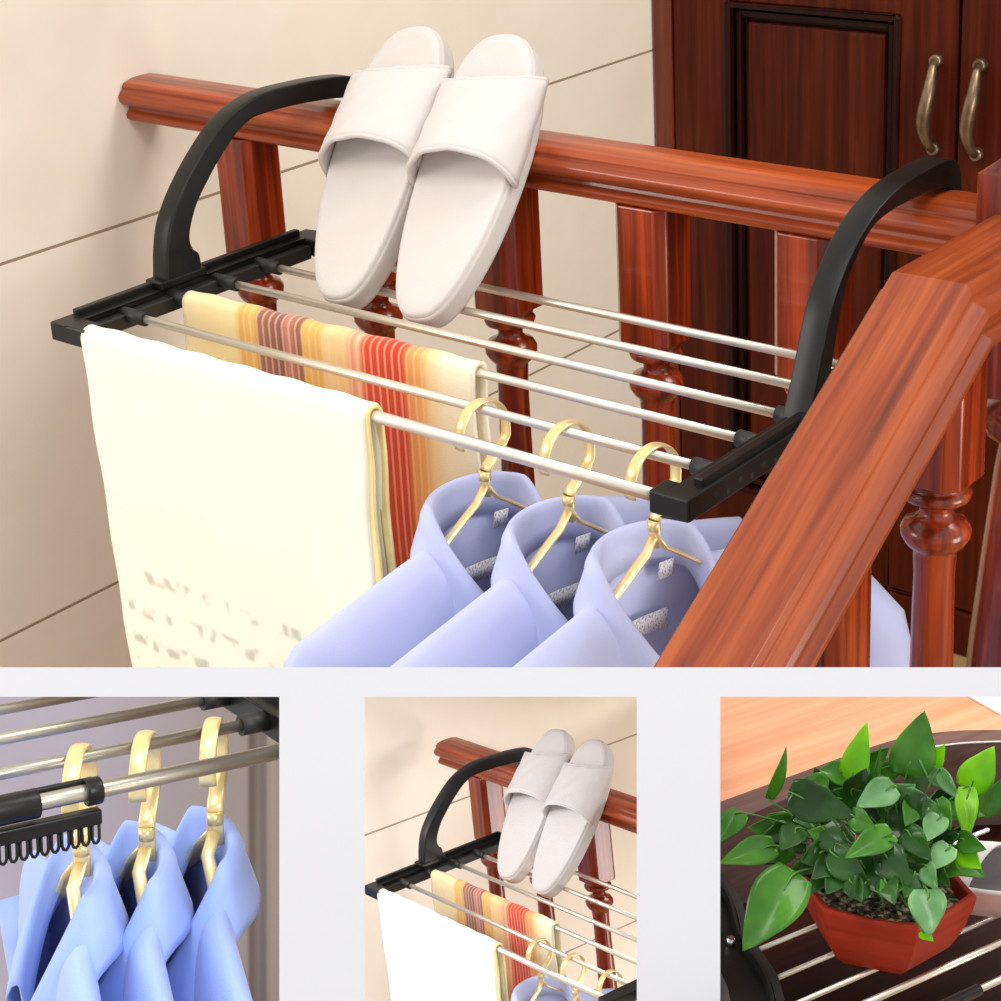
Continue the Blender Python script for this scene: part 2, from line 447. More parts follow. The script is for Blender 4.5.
def make_rack(label, left=True, right=True, bars=(0, 1, 2, 3, 4, 5), xl=0, xr=LB, yback=.325, steel='steel', bra=True, brb=True, group=None, xr_each=None):
    R = Thing('drying_rack', label, 'drying rack', (.3, 0, 0), group)
    def frame(s):
        X = (lambda a: -a) if s < 0 else (lambda a: LB + a)
        def bx(m, a0, a1, *r): 
            p, q = sorted((X(a0), X(a1))); return m.box(p, q, *r)
        w = .050 if s < 0 else .034
        m = MB(); bx(m, w - .022, w, -.009, yback, -.010, .008)
        bx(m, 0, w - .022, -.009, .014, -.010, .008)
        if yback > .32: bx(m, 0, w - .022, .298, yback, -.010, .008)
        f = R.part('side_frame', m, 'black_plastic', bevel=.0018)
        m = MB(); bx(m, w - .012, w - .004, .015, yback - .02, .006, .014)
        R.part('frame_ridge', m, 'black_plastic', f, bevel=.0012)
        if w > .04:
            m = MB(); bx(m, w - .034, w - .0225, .0145, min(.2975, yback), -.012, .002); R.part('inner_channel', m, 'black_sleeve', f, bevel=.001)
        for i in bars:
            if 0 < i < 5:
                R.part('bar_socket', MB().tube([(X(-.006), YB[i], 0), (X(w - .0215), YB[i], 0)], .0068, 16), 'black_sleeve', f)
        if s > 0:
            for k in range(7):
                y = .025 + k * .016
                R.part('vent_hole', MB().tube([(X(w + .0002), y, -.001 - (k % 2) * .003), (X(w - .004), y, -.001 - (k % 2) * .003)], .0026, 12), 'hole_dark', f)
        return f
    if left: frame(-1)
    if right: frame(1)
    for i in bars:
        r = .0050 if i == 0 else .0039
        e = (xr_each or {}).get(i, xr)
        R.part('rail_bar', MB().tube([(xl, YB[i], 0), (e, YB[i], 0)], r, 20), steel)
    def arm(poly, x0, x1, cut):
        pl = []
        n = len(poly)
        for k in range(n):          # round the outline into a smooth moulded curve, keeping the flat foot
            a_, b_, c_, d_ = (Vector(poly[(k + e) % n]) for e in (-1, 0, 1, 2))
            foot = k in (n - 1,)
            for q_ in ((0,) if foot else (0, .25, .5, .75)):
                tt = q_
                if k == 0: a_ = b_
                if k == n - 2: d_ = c_
                pl.append(.5 * ((2 * b_) + (c_ - a_) * tt + (2 * a_ - 5 * b_ + 4 * c_ - d_) * tt * tt + (3 * b_ - a_ - 3 * c_ + d_) * tt ** 3))
        q = R.part('hook_arm', MB().prism(pl, x0, x1, 'x'), 'black_plastic', bevel=.0025, auto=60)
        for f_ in q.data.polygons:
            if abs(f_.normal.x) < .5: f_.use_smooth = True
        for mod in q.modifiers: mod.harden_normals = False
        return q
    if bra:
        a = arm(BL, -.049, -.027, 0)
        R.part('arm_foot', MB().box(-.0495, -.026, .106, .165, .007, .016), 'black_plastic', a, bevel=.002)
    if brb:
        a = arm(BR, LB + .009, LB + .032, 0)
        R.part('clamp_screw', MB().tube([(LB + .012, .205, .028), (LB + .0345, .205, .028)], .0075, 18).tube([(LB + .034, .205, .028), (LB + .0365, .205, .028)], [.0055, .003], 18), 'screw_steel', a, label='silver screw head')
    return R
RACK = make_rack('large black-ended steel drying rack hooked over the level balustrade in the big view')

# ------------------------------------------------------------------ towels
def drape(x0, x1, y, z, front, back, r=.0062, nx=60, rip=.0015, seed=1, lean=0):
    """cloth over a bar: drops `front` on the near side and `back` on the far side"""
    rnd = random.Random(seed); ph = [rnd.uniform(0, 6) for _ in range(6)]
    prof = []
    n = 26
    for i in range(n + 1): prof.append((-r, -front * (1 - i / n), 1 - i / n))
    for i in range(1, 12): a = pi - pi * i / 12; prof.append((r * cos(a), r * sin(a), 0))
    for i in range(n + 1): prof.append((r, -back * i / n, i / n * back / max(front, .01)))
    rows = []
    for i in range(nx + 1):
        u = i / nx; row = []
        for (dy, dz, k) in prof:
            w = rip * k * (sin(u * 17 + ph[0]) + .6 * sin(u * 31 + ph[1] + dz * 9)) + .0015 * k * sin(dz * 40 + ph[2] + u * 5)
            sgn = -1 if dy < 0 else 1
            zz = z + dz + .0008 * sin(u * 40 + ph[3])
            xx = x0 + (x1 - x0) * u + lean * k * (1 - 2 * u) + .0012 * sin(dz * 60 + ph[4]) * (k > 0)
            row.append((xx, y + dy + sgn * abs(w) * .4 + w, zz))
        rows.append(row)
    return MB().grid(rows)
WT = Thing('white_towel', 'plain off-white towel with faint grey print hanging over the front bar of the large rack', 'towel', (0, 0, 0))
cl = WT.part('cloth', drape(-.004, .346, 0, 0, .46, .44, r=.0085, rip=.002, seed=3, lean=.012), 'white_towel', solid=.005)
WT.part('hem_border', drape(.3415, .3495, 0, 0, .455, .435, r=.0075, nx=4, rip=.0005, seed=3), 'towel_border', cl, solid=.003, label='yellowish folded side hem')
STW = Thing('striped_towel', 'striped cream, mauve, gold and red towel hanging over the third bar of the large rack', 'towel', (0, YB[2], 0))
STW.part('cloth', drape(.0, .360, YB[2], 0, .30, .28, r=.008, rip=.0022, seed=8), 'striped_towel', solid=.004)

# ------------------------------------------------------------------ slippers
def sgnp(v, p): return math.copysign(abs(v) ** p, v)
def sole_outline(n=48, Ls=.304, side=1):
    pts = []
    for k in range(n):
        a = 2 * pi * k / n
        u = .5 - .5 * sgnp(cos(a), .86)
        w = .0455 + .0115 * (u - .1) + .003 * sin(pi * u)
        s_ = sin(a); v = w * (abs(s_) ** .72) * (1 if s_ > 0 else -1)
        pts.append((u * Ls, v + side * .004 * sin(pi * u)))
    return pts
def make_slipper(label, heel, U, side, cat='slipper', name='slipper', group=None):
    U = Vector(U).normalized(); N = Vector((0, -sin(math.radians(47)), cos(math.radians(47))))
    N = (N - U * N.dot(U)).normalized(); V = N.cross(U)      # V points left when looking along U
    H = Vector(heel)
    P = lambda u, v, w: H + U * u + V * v + N * w
    T = Thing(name, label, cat, H, group)
    ol = sole_outline(side=side)
    def ring(k, w): 
        c = .152
        return [P(c + (u - c) * k, v * k, w + .004 * max(0, (u - .2) / .1) ** 2 * .5) for u, v in ol]
    m = MB().grid([ring(.94, -.026), ring(.985, -.0245), ring(1, -.020), ring(.992, -.012), ring(1.004, -.005), ring(.995, -.001)], True)
    n = len(ol); m.f.append(tuple(range(n))[::-1]); m.sm.append(False); m.f.append(tuple(range(5 * n, 6 * n))); m.sm.append(False)
    so = T.part('sole', m, 'slipper_sole')
    rings = []
    for k, w in ((.99, -.002), (.985, .0025), (.965, .0045), (.9, .0042), (.6, .0030), (.25, .0026)): rings.append(ring(k, w))
    m = MB().grid(rings, True); m.f.append(tuple(range(5 * n, 6 * n))); m.sm.append(True)
    T.part('insole', m, 'slipper_cloth')
    # strap: arch across the foot, wide, slightly flared towards the heel
    rows = []
    for i in range(15):
        s = i / 14; row = []
        for j in range(25):
            a = pi * j / 24
            edge = .012 * (1 - sin(a)) * (1 if s < .5 else -.2)
            u = .155 + .084 * s + .020 * (1 - 2 * s) * (1 - sin(a)) * -.7
            hw = .0575 - .001 * s
            hh = .048 - .018 * s
            v = -hw * cos(a) * (1 + .03 * sin(a * 2)); w = hh * sin(a) ** .75 - .006
            row.append(P(u, v + side * .004, w + .001 * sin(j * 1.3 + i)))
        rows.append(row)
    st = T.part('strap', MB().grid(rows), 'slipper_cloth', solid=.0045)
    for rr, nm in ((rows[0], 'strap_hem'), (rows[-1], 'strap_hem')):
        T.part(nm, MB().tube(rr, .0027, 8), 'slipper_cloth', st)
    return T
UD = (-.058, .206, .220)
SL1 = make_slipper('white towelling slipper leaning on the large balustrade, the left of the pair', (.122, .190, -.001), UD, 1)
SL2 = make_slipper('white towelling slipper leaning on the large balustrade, the right of the pair', (.222, .190, -.001), (-.046, .206, .220), -1)
for _s in (SL1, SL2): pass
rnd = random.Random(5)

# ------------------------------------------------------------------ hangers and shirts
def make_hanger(label, x, y=YB[1], rz=0, group=None, name='clothes_hanger', wide=.0055, arz=None, ax=0, ay=0):
    T = Thing(name, label, 'hanger', (x, y, -.07), group)
    rot = Matrix.Rotation(rz, 3, 'Z')
    Q = lambda a, b, c: Vector((x, y, 0)) + rot @ Vector((a, b, c))
    rot2 = Matrix.Rotation(rz if arz is None else arz, 3, 'Z')
    Q2 = lambda a, b, c: Vector((x + ax, y + ay, 0)) + rot2 @ Vector((a, b, c))
    R_ = .0265; cz = .0045 - R_ + .002
    pts = [Q(0, R_ * cos(a), cz + R_ * sin(a)) for a in [math.radians(195 - i * 9) for i in range(22)]]
    pts += [Q(0, .0262, cz - .010), Q(0, .021, cz - .017), Q(0, .011, cz - .024), Q(0, .003, cz - .030), Q(0, 0, cz - .036)]
    T.part('hook', MB().tube(pts, 0, 14, flat=(wide, .0016, rot @ Vector((1, 0, 0)))), 'gold')
    T.part('neck', MB().tube([Q(0, 0, cz - .034), Q(0, 0, -.076)], 0, 12, flat=(wide, .0022, rot @ Vector((1, 0, 0)))).tube([Q(0, 0, -.054), Q(0, 0, -.062)], .0052, 14), 'gold')
    arm = [Q(0, 0, -.066), Q2(0, -.010, -.080), Q2(0, -.022, -.088), Q2(0, -.044, -.104), Q2(0, -.060, -.114), Q2(0, -.11, -.135), Q2(0, -.155, -.156)]
    arm2 = [Q(0, 0, -.066), Q2(0, .010, -.080), Q2(0, .022, -.088), Q2(0, .044, -.104), Q2(0, .060, -.114), Q2(0, .11, -.135), Q2(0, .155, -.156)]
    T.part('arm', MB().tube(arm, 0, 10, flat=(.0045, .0018, rot @ Vector((1, 0, 0)))), 'gold')
    T.part('arm', MB().tube(arm2, 0, 10, flat=(.0045, .0018, rot @ Vector((1, 0, 0)))), 'gold')
    return T

def make_shirt(label, x, y=YB[1], zj=-.07, rz=0, mat='shirt_cloth', seed=0, zbot=-.62, group=None, tags=True, kt=1.0, ks=1.0):
    """button shirt on a hanger, front towards local +x, shoulders along y"""
    T = Thing('dress_shirt', label, 'shirt', (x, y, zj), group)
    rot = Matrix.Rotation(rz, 3, 'Z'); rnd = random.Random(seed); ph = [rnd.uniform(0, 6.28) for _ in range(8)]
    Q = lambda a, b, c: Vector((x, y, zj)) + rot @ Vector((a, b, c))
    FE = 2.62          # how far the collar runs round from the back (radians) before the open front
    def fold(p, dr=0, dz=0):      # upper fold of the collar, p from -FE to FE, 0 at the back
        c, s = cos(p), sin(p)
        fr = max(0, (abs(p) - 1.25) / (FE - 1.25))
        ex = (-.036 * c + .014 * fr ** 1.1) * kt
        ey = (.047 + .002 * abs(s)) * s * (1 - .10 * fr)
        ez = -.004 - .010 * (1 - c) * .5 - .078 * fr ** 1.2
        n = Vector((-c * .9, s, 0)).normalized()
        return (ex + n.x * dr, ey + n.y * dr, ez + dz)
    NP = 61; ps = [-FE + 2 * FE * i / (NP - 1) for i in range(NP)]
    # collar: inner stand, rounded fold, outer leaf widening to the points
    rows = []
    for k, (dr, dz) in enumerate(((-.004, -.034), (-.003, -.02), (-.001, -.008), (0, -.002), (.0025, 0), (.006, -.002), (.0095, -.009))):
        rows.append([Q(*fold(p, dr, dz)) for p in ps])
    for k in range(1, 7):
        s = k / 6; row = []
        for p in ps:
            fr = max(0, (abs(p) - 1.0) / (FE - 1.0))
            wd = .033 + .040 * fr ** 1.5
            a = fold(p, .0085 + s * .011 * (1 - .5 * fr), -.009 - s * wd)
            q = Vector(a)
            q.y += math.copysign(.014 * s * fr, sin(p)); q.x -= .004 * s * fr
            row.append(Q(*q))
        rows.append(row)
    T.part('collar', MB().grid(rows), mat, solid=.0014)
    # body
    def body(tv, p):
        c, s = cos(p), sin(p); fr = max(0, (abs(p) - 1.25) / (FE - 1.25))
        base = Vector(fold(p, 0, -.022))
        if tv <= 0: return base
        k = min(1, tv)
        Wd = .052 + (.235 * ks - .052) * k; Tk = (.034 + .004 * sin(pi * k)) * kt
        pw = p * (1 + (pi - .05 - FE) / FE * min(1, k * 1.6))      # lower down the front closes
        cc, ss = cos(pw), sin(pw)
        ex = -Tk * (.72 if cc > 0 else 1) * sgnp(cc, .8); ey = Wd * sgnp(ss, .8)
        side = abs(ss) ** 1.5
        ez = -.026 - .30 * max(0, abs(ey) - .05) - (.75 - .25 * k) * abs(ex) - (.110 * k + .02) * (1 - side) - .05 * max(0, k - .8) * 5
        ez -= max(0, ez - (base.z - .09 * k)) * max(0, min(1, (fr - .4) / .35))
        e = Vector((ex, ey, ez)); m = min(1, k * 6.0); m = m * m * (3 - 2 * m)
        return base.lerp(e, m)
    rows = []
    kk = [0, .04, .08, .13, .19, .26, .34, .43, .53, .64, .76, .88, 1.0]
    for k in kk: rows.append([Q(*body(k, p)) for p in ps])
    last = [body(1.0, p) for p in ps]
    nl = 14
    for i in range(1, nl + 1):
        s = i / nl; row = []
        for p, b in zip(ps, last):
            zt = b.z + (zbot - zj - b.z) * s
            wv = .006 * s ** .5 * sin(p * 5 + ph[0] + 3 * s) + .004 * s ** .5 * sin(p * 9 + ph[1])
            sh = 1 + .03 * sin(s * 3) - .06 * s
            tx = b.x * (1 + .5 * s * (1 - s)) ; row.append(Q(tx + math.copysign(wv, b.x) , b.y * sh + .004 * sin(s * 9 + ph[2]), zt))
        rows.append(row)
    T.part('shirt_body', MB().grid(rows), mat, solid=.0012)
    # sleeves
    for sg in (-1, 1):
        rows = []
        for i in range(15):
            s = i / 14
            cy = sg * (.212 * ks + .026 * sin(min(1, s * 3) * pi / 2) + .012 * s); cz = -.098 - .45 * s
            cx = .012 * sin(s * 4 + ph[3])
            rt, rw = (.040 - .004 * s) * kt, (.032 + .008 * sin(min(1, s * 2.5) * pi) - .002 * s)
            if i == 0: rt, rw = .022, .02
            rows.append([Q(cx + rt * cos(a) * (1 + .06 * sin(3 * a + s * 9 + ph[4])), cy + rw * sin(a) * (1 + .08 * sin(2 * a + s * 14)), cz + (.012 * sin(a) * -sg if s < .3 else 0)) for a in [2 * pi * k / 20 for k in range(20)]])
        m = MB().grid(rows, True); m.f.append(tuple(range(20))[::-1]); m.sm.append(True)
        sl = T.part('sleeve', m, mat)
        T.part('cuff', MB().grid([[Q(cx + .040 * cos(a), cy + .036 * sin(a), cz + d) for a in [2 * pi * k / 20 for k in range(20)]] for d in (.004, -.05)], True), mat, sl, solid=.003)
    if tags:   # labels sewn inside the back
        def patch(y0, z0, w, h, tilt=0, xo=-.0185):
            m = MB(); n = 6; rows = []
            for i in range(n + 1):
                yy = y0 + w * (i / n - .5); row = []
                for zz in (z0 + h / 2, z0 - h / 2):
                    xb = xo + .10 * abs(yy)
                    row.append(Q(xb + (.0 * max(0, -.03 - zz)), yy + tilt * (zz - z0), zz))
                rows.append(row)
            return m.grid(rows)
        T.part('brand_label', patch(.004, -.082, .046, .016), 'label_print', solid=.001, label='small white woven label')
        T.part('size_label', patch(.028, -.042, .014, .014, .2, -.021), 'label_print', solid=.001, label='tiny square white tag')
    return T
RZ = -.2
hx = (.411, .496, .577)
pos = ('nearest the striped towel', 'between the other two', 'nearest its black right end')
for i, xx in enumerate(hx):
    make_hanger('gold hanger on the large rack, ' + pos[i], xx, rz=RZ * .5, arz=RZ, group='gold hangers on the large rack')
    make_shirt('pale lavender-blue shirt on the large rack, ' + pos[i], xx, rz=RZ, seed=i, group='shirts on the large rack')

# ------------------------------------------------------------------ white display board with three openings
def px(x, y, d): return Vector(((x - 500) / F * d, -(y - 333) / F * d, -d))
def local(x, y, axis, val, L):
    """where the sight line through a picture point meets a plane of a display's own room frame"""
    o = L.to_translation(); d = (L.to_3x3() @ px(x, y, 1)).normalized()
    return o + d * ((val - o[axis]) / d[axis])
def board():
    d, th = .70, .004
    xs = [-60, 0, 279.3, 364.8, 636.8, 720.3, 1075]
    xs[1] = -25
    ys = [667.3, 696.8, 1012, 1050]
    m = MB()
    holes = {(1, 1), (3, 1), (5, 1)}
    for i in range(6):
        for j in range(3):
            if (i, j) in holes: continue
            a, b = xs[i], xs[i + 1]; c, e = ys[j], ys[j + 1]
            f = [px(*q, d) for q in ((a, c), (b, c), (b, e), (a, e))]
            m.add(f, [(0, 1, 2, 3)], False)
    f = [px(*q, d + .0002) for q in ((xs[0], ys[0]), (xs[-1], ys[0]), (xs[-1], ys[-1]), (xs[0], ys[-1]))]
    me = bpy.data.meshes.new('wall_front')
    me.from_pydata([tuple(v) for v in m.v], [], m.f)
    bm = bmesh.new(); bm.from_mesh(me); bmesh.ops.remove_doubles(bm, verts=bm.verts, dist=1e-5)
    # T-free grid: extrude back for thickness
    g = bmesh.ops.extrude_face_region(bm, geom=list(bm.faces))
    for v in [q for q in g['geom'] if isinstance(q, bmesh.types.BMVert)]:
        k = (d + th) / d; v.co = v.co * k
    bmesh.ops.recalc_face_normals(bm, faces=bm.faces); bm.to_mesh(me); bm.free()
    me.materials.append(M['board_white'])
    o = bpy.data.objects.new('wall_front', me); COL.objects.link(o); o.matrix_world = MC; o['kind'] = 'structure'
board()

# ------------------------------------------------------------------ left display: shirts under a steel rack, seen from the other side
def place(T, D):
    o = T.o if isinstance(T, Thing) else T
    o.matrix_world = D @ o.matrix_basis; return o
rows = []
for j in range(9):
    r = []
    for i in range(161):
        u = i / 160; x = -60 + 385 * u; y = 684 + (1040 - 684) * j / 8
        dd = 1.30 + .003 * sin(u * 9) + (.010 * sin(max(0, u - .80) * 60) if u > .80 else 0)
        r.append(px(x, y, dd))
    rows.append(r)
cur = struct('wall_back', MB().grid(rows), 'grey_curtain'); cur.matrix_world = MC

R1 = make_rack('small steel rack with three gold hooks in the left lower display', left=False, bra=False, bars=(0, 1, 2), xl=.30, yback=.127, steel='steel_cool', brb=False)
R1.part('rail_bar', MB().tube([(.30, YB[3], 0), (local(112, 686, 2, 0, L1).x, YB[3], 0)], .0036, 20), 'steel_cool')
place(R1, D1)
CC = Thing('hook_comb', 'black toothed plastic comb strip clipped on the front bar in the left lower display', 'hook strip', (.45, 0, -.02))
CC.part('sleeve', MB().tube([(.38, 0, 0), (.4585, 0, 0)], .0088, 24), 'black_plastic', bevel=.001)
m = MB().tube([(.487, 0, 0), (.4965, 0, 0)], .0082, 24)
CC.part('clip_ring', m, 'black_plastic', bevel=.001)
CC.part('strip', MB().box(.38, .494, .0035, .0065, -.002, .0070).box(.38, .4955, -.005, .003, -.0195, -.0105), 'black_plastic', bevel=.001)
k = 0; xx = .4925
while xx > .385:
    loop = [(xx + .0020 * cos(a), -.001, -.0255 - .0058 + .0024 * sin(a) * 1.3) if sin(a) < 0 else (xx + .0020 * cos(a), -.001, -.0235 + (.006 if sin(a) > .1 else -.004)) for a in [2 * pi * q / 16 for q in range(17)]]
    CC.part('hook_tooth', MB().tube([(xx - .0021, -.001, -.018), (xx - .0021, -.001, -.029), (xx - .0012, -.001, -.0312), (xx + .0002, -.001, -.0318), (xx + .0014, -.001, -.0308), (xx + .0021, -.001, -.029), (xx + .0021, -.001, -.018)], .0010, 8), 'black_plastic')
    xx -= .0062
place(CC, D1)
for nm, x1, sd in (('leftmost, behind the black comb', .505, 11), ('middle of the three', .548, 12), ('rightmost, nearest the rack corner', .595, 13)):
    h = make_hanger('gold hanger in the left lower display, ' + nm, x1, rz=-.58, arz=2.92, ax=-.006, ay=.004, group='hangers in the left lower display', wide=.0055); place(h, D1)
    s = make_shirt('sky-blue shirt in the left lower display, ' + nm, x1 - .011, y=YB[1] + .007, zj=-.062, rz=2.92, kt=.56, ks=.8, mat='shirt_cloth_blue', seed=sd, tags=False, zbot=-.45, group='shirts in the left lower display'); place(s, D1)

# ------------------------------------------------------------------ middle display: the same balustrade corner again, small
q = [local(a, b, 0, -.345, L2) for a, b in ((345, 683), (655, 683), (655, 1040), (345, 1040))]
tw = struct('wall_left', MB().add([*q, *[v + Vector((-.03, 0, 0)) for v in q]], [(0, 1, 2, 3), (7, 6, 5, 4), (0, 4, 5, 1), (1, 5, 6, 2), (2, 6, 7, 3), (3, 7, 4, 0)], False), 'beige_tile')
tw.matrix_world = D2
B2 = main_rail(-.285, .385, (-.165, -.005, .165), 'small wooden balustrade with turned balusters in the middle lower display', .0, foot=-.75)
place(B2, D2)
R2 = make_rack('small black-ended steel rack hooked over the rail in the middle lower display', brb=False, right=False, xr_each={0: .625, 1: .632, 2: .615, 3: .56, 4: .49, 5: .43})
R2.part('corner_block', MB().box(.622, .650, -.014, .07, -.010, .008), 'black_plastic', bevel=.002)
place(R2, D2)
a = WT.o; rcopy(WT.o, 'plain off-white towel hanging at the front in the middle lower display', D2)
rcopy(STW.o, 'striped cream, mauve and red towel in the middle lower display', D2)
rcopy(SL1.o, 'small white slipper in the middle lower display, the left of the pair', D2)
rcopy(SL2.o, 'small white slipper in the middle lower display, the right of the pair', D2)
for nm, x1 in (('leftmost', .383), ('middle one', .473), ('rightmost, by the black rack corner', .567)):
    place(make_hanger('small gold hanger hook in the middle lower display, ' + nm, x1, rz=.1), D2)
place(make_shirt('pale blue shirt collar at the bottom of the middle lower display', .386, rz=RZ, seed=4, zbot=-.45, tags=False), D2)

# ------------------------------------------------------------------ right display: potted plant on a rack
ZP = -.085
q = [local(a, b, 2, ZP, L3) for a, b in ((692, 683.5), (1060, 683.5), (1060, 800), (692, 850))]
fl = struct('floor', MB().add([*q, *[v - Vector((0, 0, .02)) for v in q]], [(3, 2, 1, 0), (4, 5, 6, 7), (0, 1, 5, 4), (1, 2, 6, 5), (2, 3, 7, 6), (3, 0, 4, 7)], False), 'pale_wood'); fl.matrix_world = D3
q = [local(a, b, 2, ZP + .004, L3) for a, b in ((949, 684), (1060, 684), (1060, 731), (1001, 713.5))]
T = Thing('white_cloth', 'folded white cloth lying on pale wood at the top right of the plant display', 'cloth', q[0])
T.part('cloth_sheet', MB().add([*q, *[v - Vector((0, 0, .004)) for v in q]], [(3, 2, 1, 0), (4, 5, 6, 7), (0, 1, 5, 4), (1, 2, 6, 5), (2, 3, 7, 6), (3, 0, 4, 7)], False), 'slipper_cloth', bevel=.001); place(T, D3)

LG = Thing('curved_bench', 'dark brown wooden bench with a curved raised rim behind the potted plant', 'bench', (.1, .1, -.08))
def smooth(pts, n=8):
    out = []; P_ = [pts[0]] + list(pts) + [pts[-1]]
    for i in range(1, len(P_) - 2):
        for k in range(n):
            t = k / n; a, b, c, d = (Vector(P_[i + e]) for e in (-1, 0, 1, 2))
            out.append(.5 * ((2 * b) + (c - a) * t + (2 * a - 5 * b + 4 * c - d) * t * t + (3 * b - a - 3 * c + d) * t ** 3))
    out.append(Vector(pts[-1])); return out
po = smooth([(-.06, .250), (.003, .249), (.107, .251), (.227, .253), (.289, .248), (.339, .232), (.372, .214), (.410, .188), (.46, .145)])
pi_ = smooth([(-.06, .206), (.004, .209), (.09, .216), (.191, .224), (.262, .219), (.313, .205), (.346, .190), (.385, .166), (.435, .125)])
m = MB().grid([[(p.x, p.y, -.084) for p in po], [(p.x, p.y, .05) for p in po], [(p.x, p.y, .05) for p in pi_], [(p.x, p.y, -.06) for p in pi_]], smooth=False)
rim = LG.part('curved_rim', m, 'rim_wood', bevel=.0015)
LG.part('rim_edge', MB().tube([(p.x, p.y, .0503) for p in pi_[34:]], .0011, 8), 'label_cloth', rim, label='pale lit line along the inner edge of the rim')  # pale tube stands in for light catching the rim's inner edge
dk = [(p.x, p.y) for p in pi_[6:]] + [(.46, -.26)] + [tuple(local(a, b, 2, -.056, L3))[:2] for a, b in ((760, 1040), (692, 1040), (692, 860))]
LG.part('deck', MB().prism(dk, -.066, -.056, 'z'), 'deck_wood')
place(LG, D3)

R3 = Thing('drying_rack', 'steel-barred rack with black side in the right lower display, carrying the potted plant', 'drying rack', (.05, 0, 0))
YC = [.104, .065, .018, -.024, -.060, -.104]
ed = smooth([(-.175, -.06), (-.154, -.032), (-.139, -.011), (-.121, .019), (-.098, .079), (-.062, .137), (-.040, .196)])
def edge_x(y): return min(ed, key=lambda p: abs(p.y - y)).x
for i, y in enumerate(YC):
    x0 = edge_x(y) - .004 if y > -.09 else .022
    R3.part('rail_bar', MB().tube([(x0, y, 0), (.27, y, 0)], .0026 if i < 4 else .0034, 16), 'steel')
R3.part('bar_socket', MB().tube([(-.10, YC[5], 0), (.026, YC[5], 0)], .0056, 16), 'black_plastic')
m = MB().grid([[(p.x - .010, p.y, -.012) for p in ed], [(p.x - .010, p.y, .006) for p in ed], [(p.x, p.y, .006) for p in ed], [(p.x, p.y, -.012) for p in ed]], smooth=False)
R3.part('side_frame', m, 'black_sleeve')
m = MB().grid([[(p.x - .0115, p.y, -.02) for p in ed], [(p.x - .0115, p.y, .004) for p in ed], [(p.x - .055, p.y + .012, .012) for p in ed], [(p.x - .058, p.y + .02, -.02) for p in ed]], smooth=False)
arm = R3.part('hook_arm', m, 'black_plastic')
m = MB().grid([[(p.x - .012, p.y, .004) for p in ed], [(p.x - .014, p.y, .016) for p in ed], [(p.x - .018, p.y, .016) for p in ed], [(p.x - .019, p.y, .004) for p in ed]], smooth=False)
R3.part('arm_flange', m, 'black_plastic', arm)
b = local(731, 936, 2, .018, L3)
R3.part('clamp_screw', MB().tube([(b.x, b.y, .004), (b.x, b.y, .0165)], .0042, 6), 'screw_steel', arm, label='silver bolt head')
place(R3, D3)

# pot
cam3 = math.atan2(-.588, -.623) - math.radians(8)
PT = Thing('plant_pot', 'hexagonal red terracotta planter standing on the rack in the right lower display', 'plant pot', (0, 0, .0028))
def hexring(R, z, n=6, lift=0):
    out = []
    for k in range(6):
        a0, a1 = cam3 + pi / 6 + k * pi / 3, cam3 + pi / 6 + (k + 1) * pi / 3
        for j in range(6):
            u = j / 6; out.append((R * (cos(a0) * (1 - u) + cos(a1) * u), R * (sin(a0) * (1 - u) + sin(a1) * u), z + lift * (abs(u - .5) * 2) ** 2))
    return out
m = MB().grid([hexring(R_, z, 6, l) for R_, z, l in ((.050, .0032, 0), (.055, .0050, 0), (.067, .016, 0), (.076, .032, 0), (.0815, .045, 0), (.083, .052, 0), (.0865, .058, .001), (.0895, .071, .003), (.0875, .074, .003), (.081, .073, .003), (.0775, .052, 0))], True, False)
n = 36; m.f.append(tuple(range(n))[::-1]); m.sm.append(False)
PT.part('pot_shell', m, 'terracotta', bevel=.0012)
rs = random.Random(2)
m = MB().add([(0, 0, .062)] + hexring(.0785, 0.0615), [(0, 1 + k, 1 + (k + 1) % n) for k in range(n)], True)
for k in range(260):
    a = rs.uniform(0, 2 * pi); r = .066 * rs.random() ** .5; s_ = rs.uniform(.0012, .0030)
    cx, cy = r * cos(a), r * sin(a)
    m.lathe([(s_ * .3, 0.0615), (s_, 0.0615 + s_ * .7), (s_ * .9, 0.0615 + s_ * 1.1), (s_ * .3, 0.0615 + s_ * 1.6)], cx, cy, 7, True, a)
PT.part('potting_grit', m, 'potting_grit'); PT.o.children[-1]['kind'] = 'stuff'
place(PT, D3)

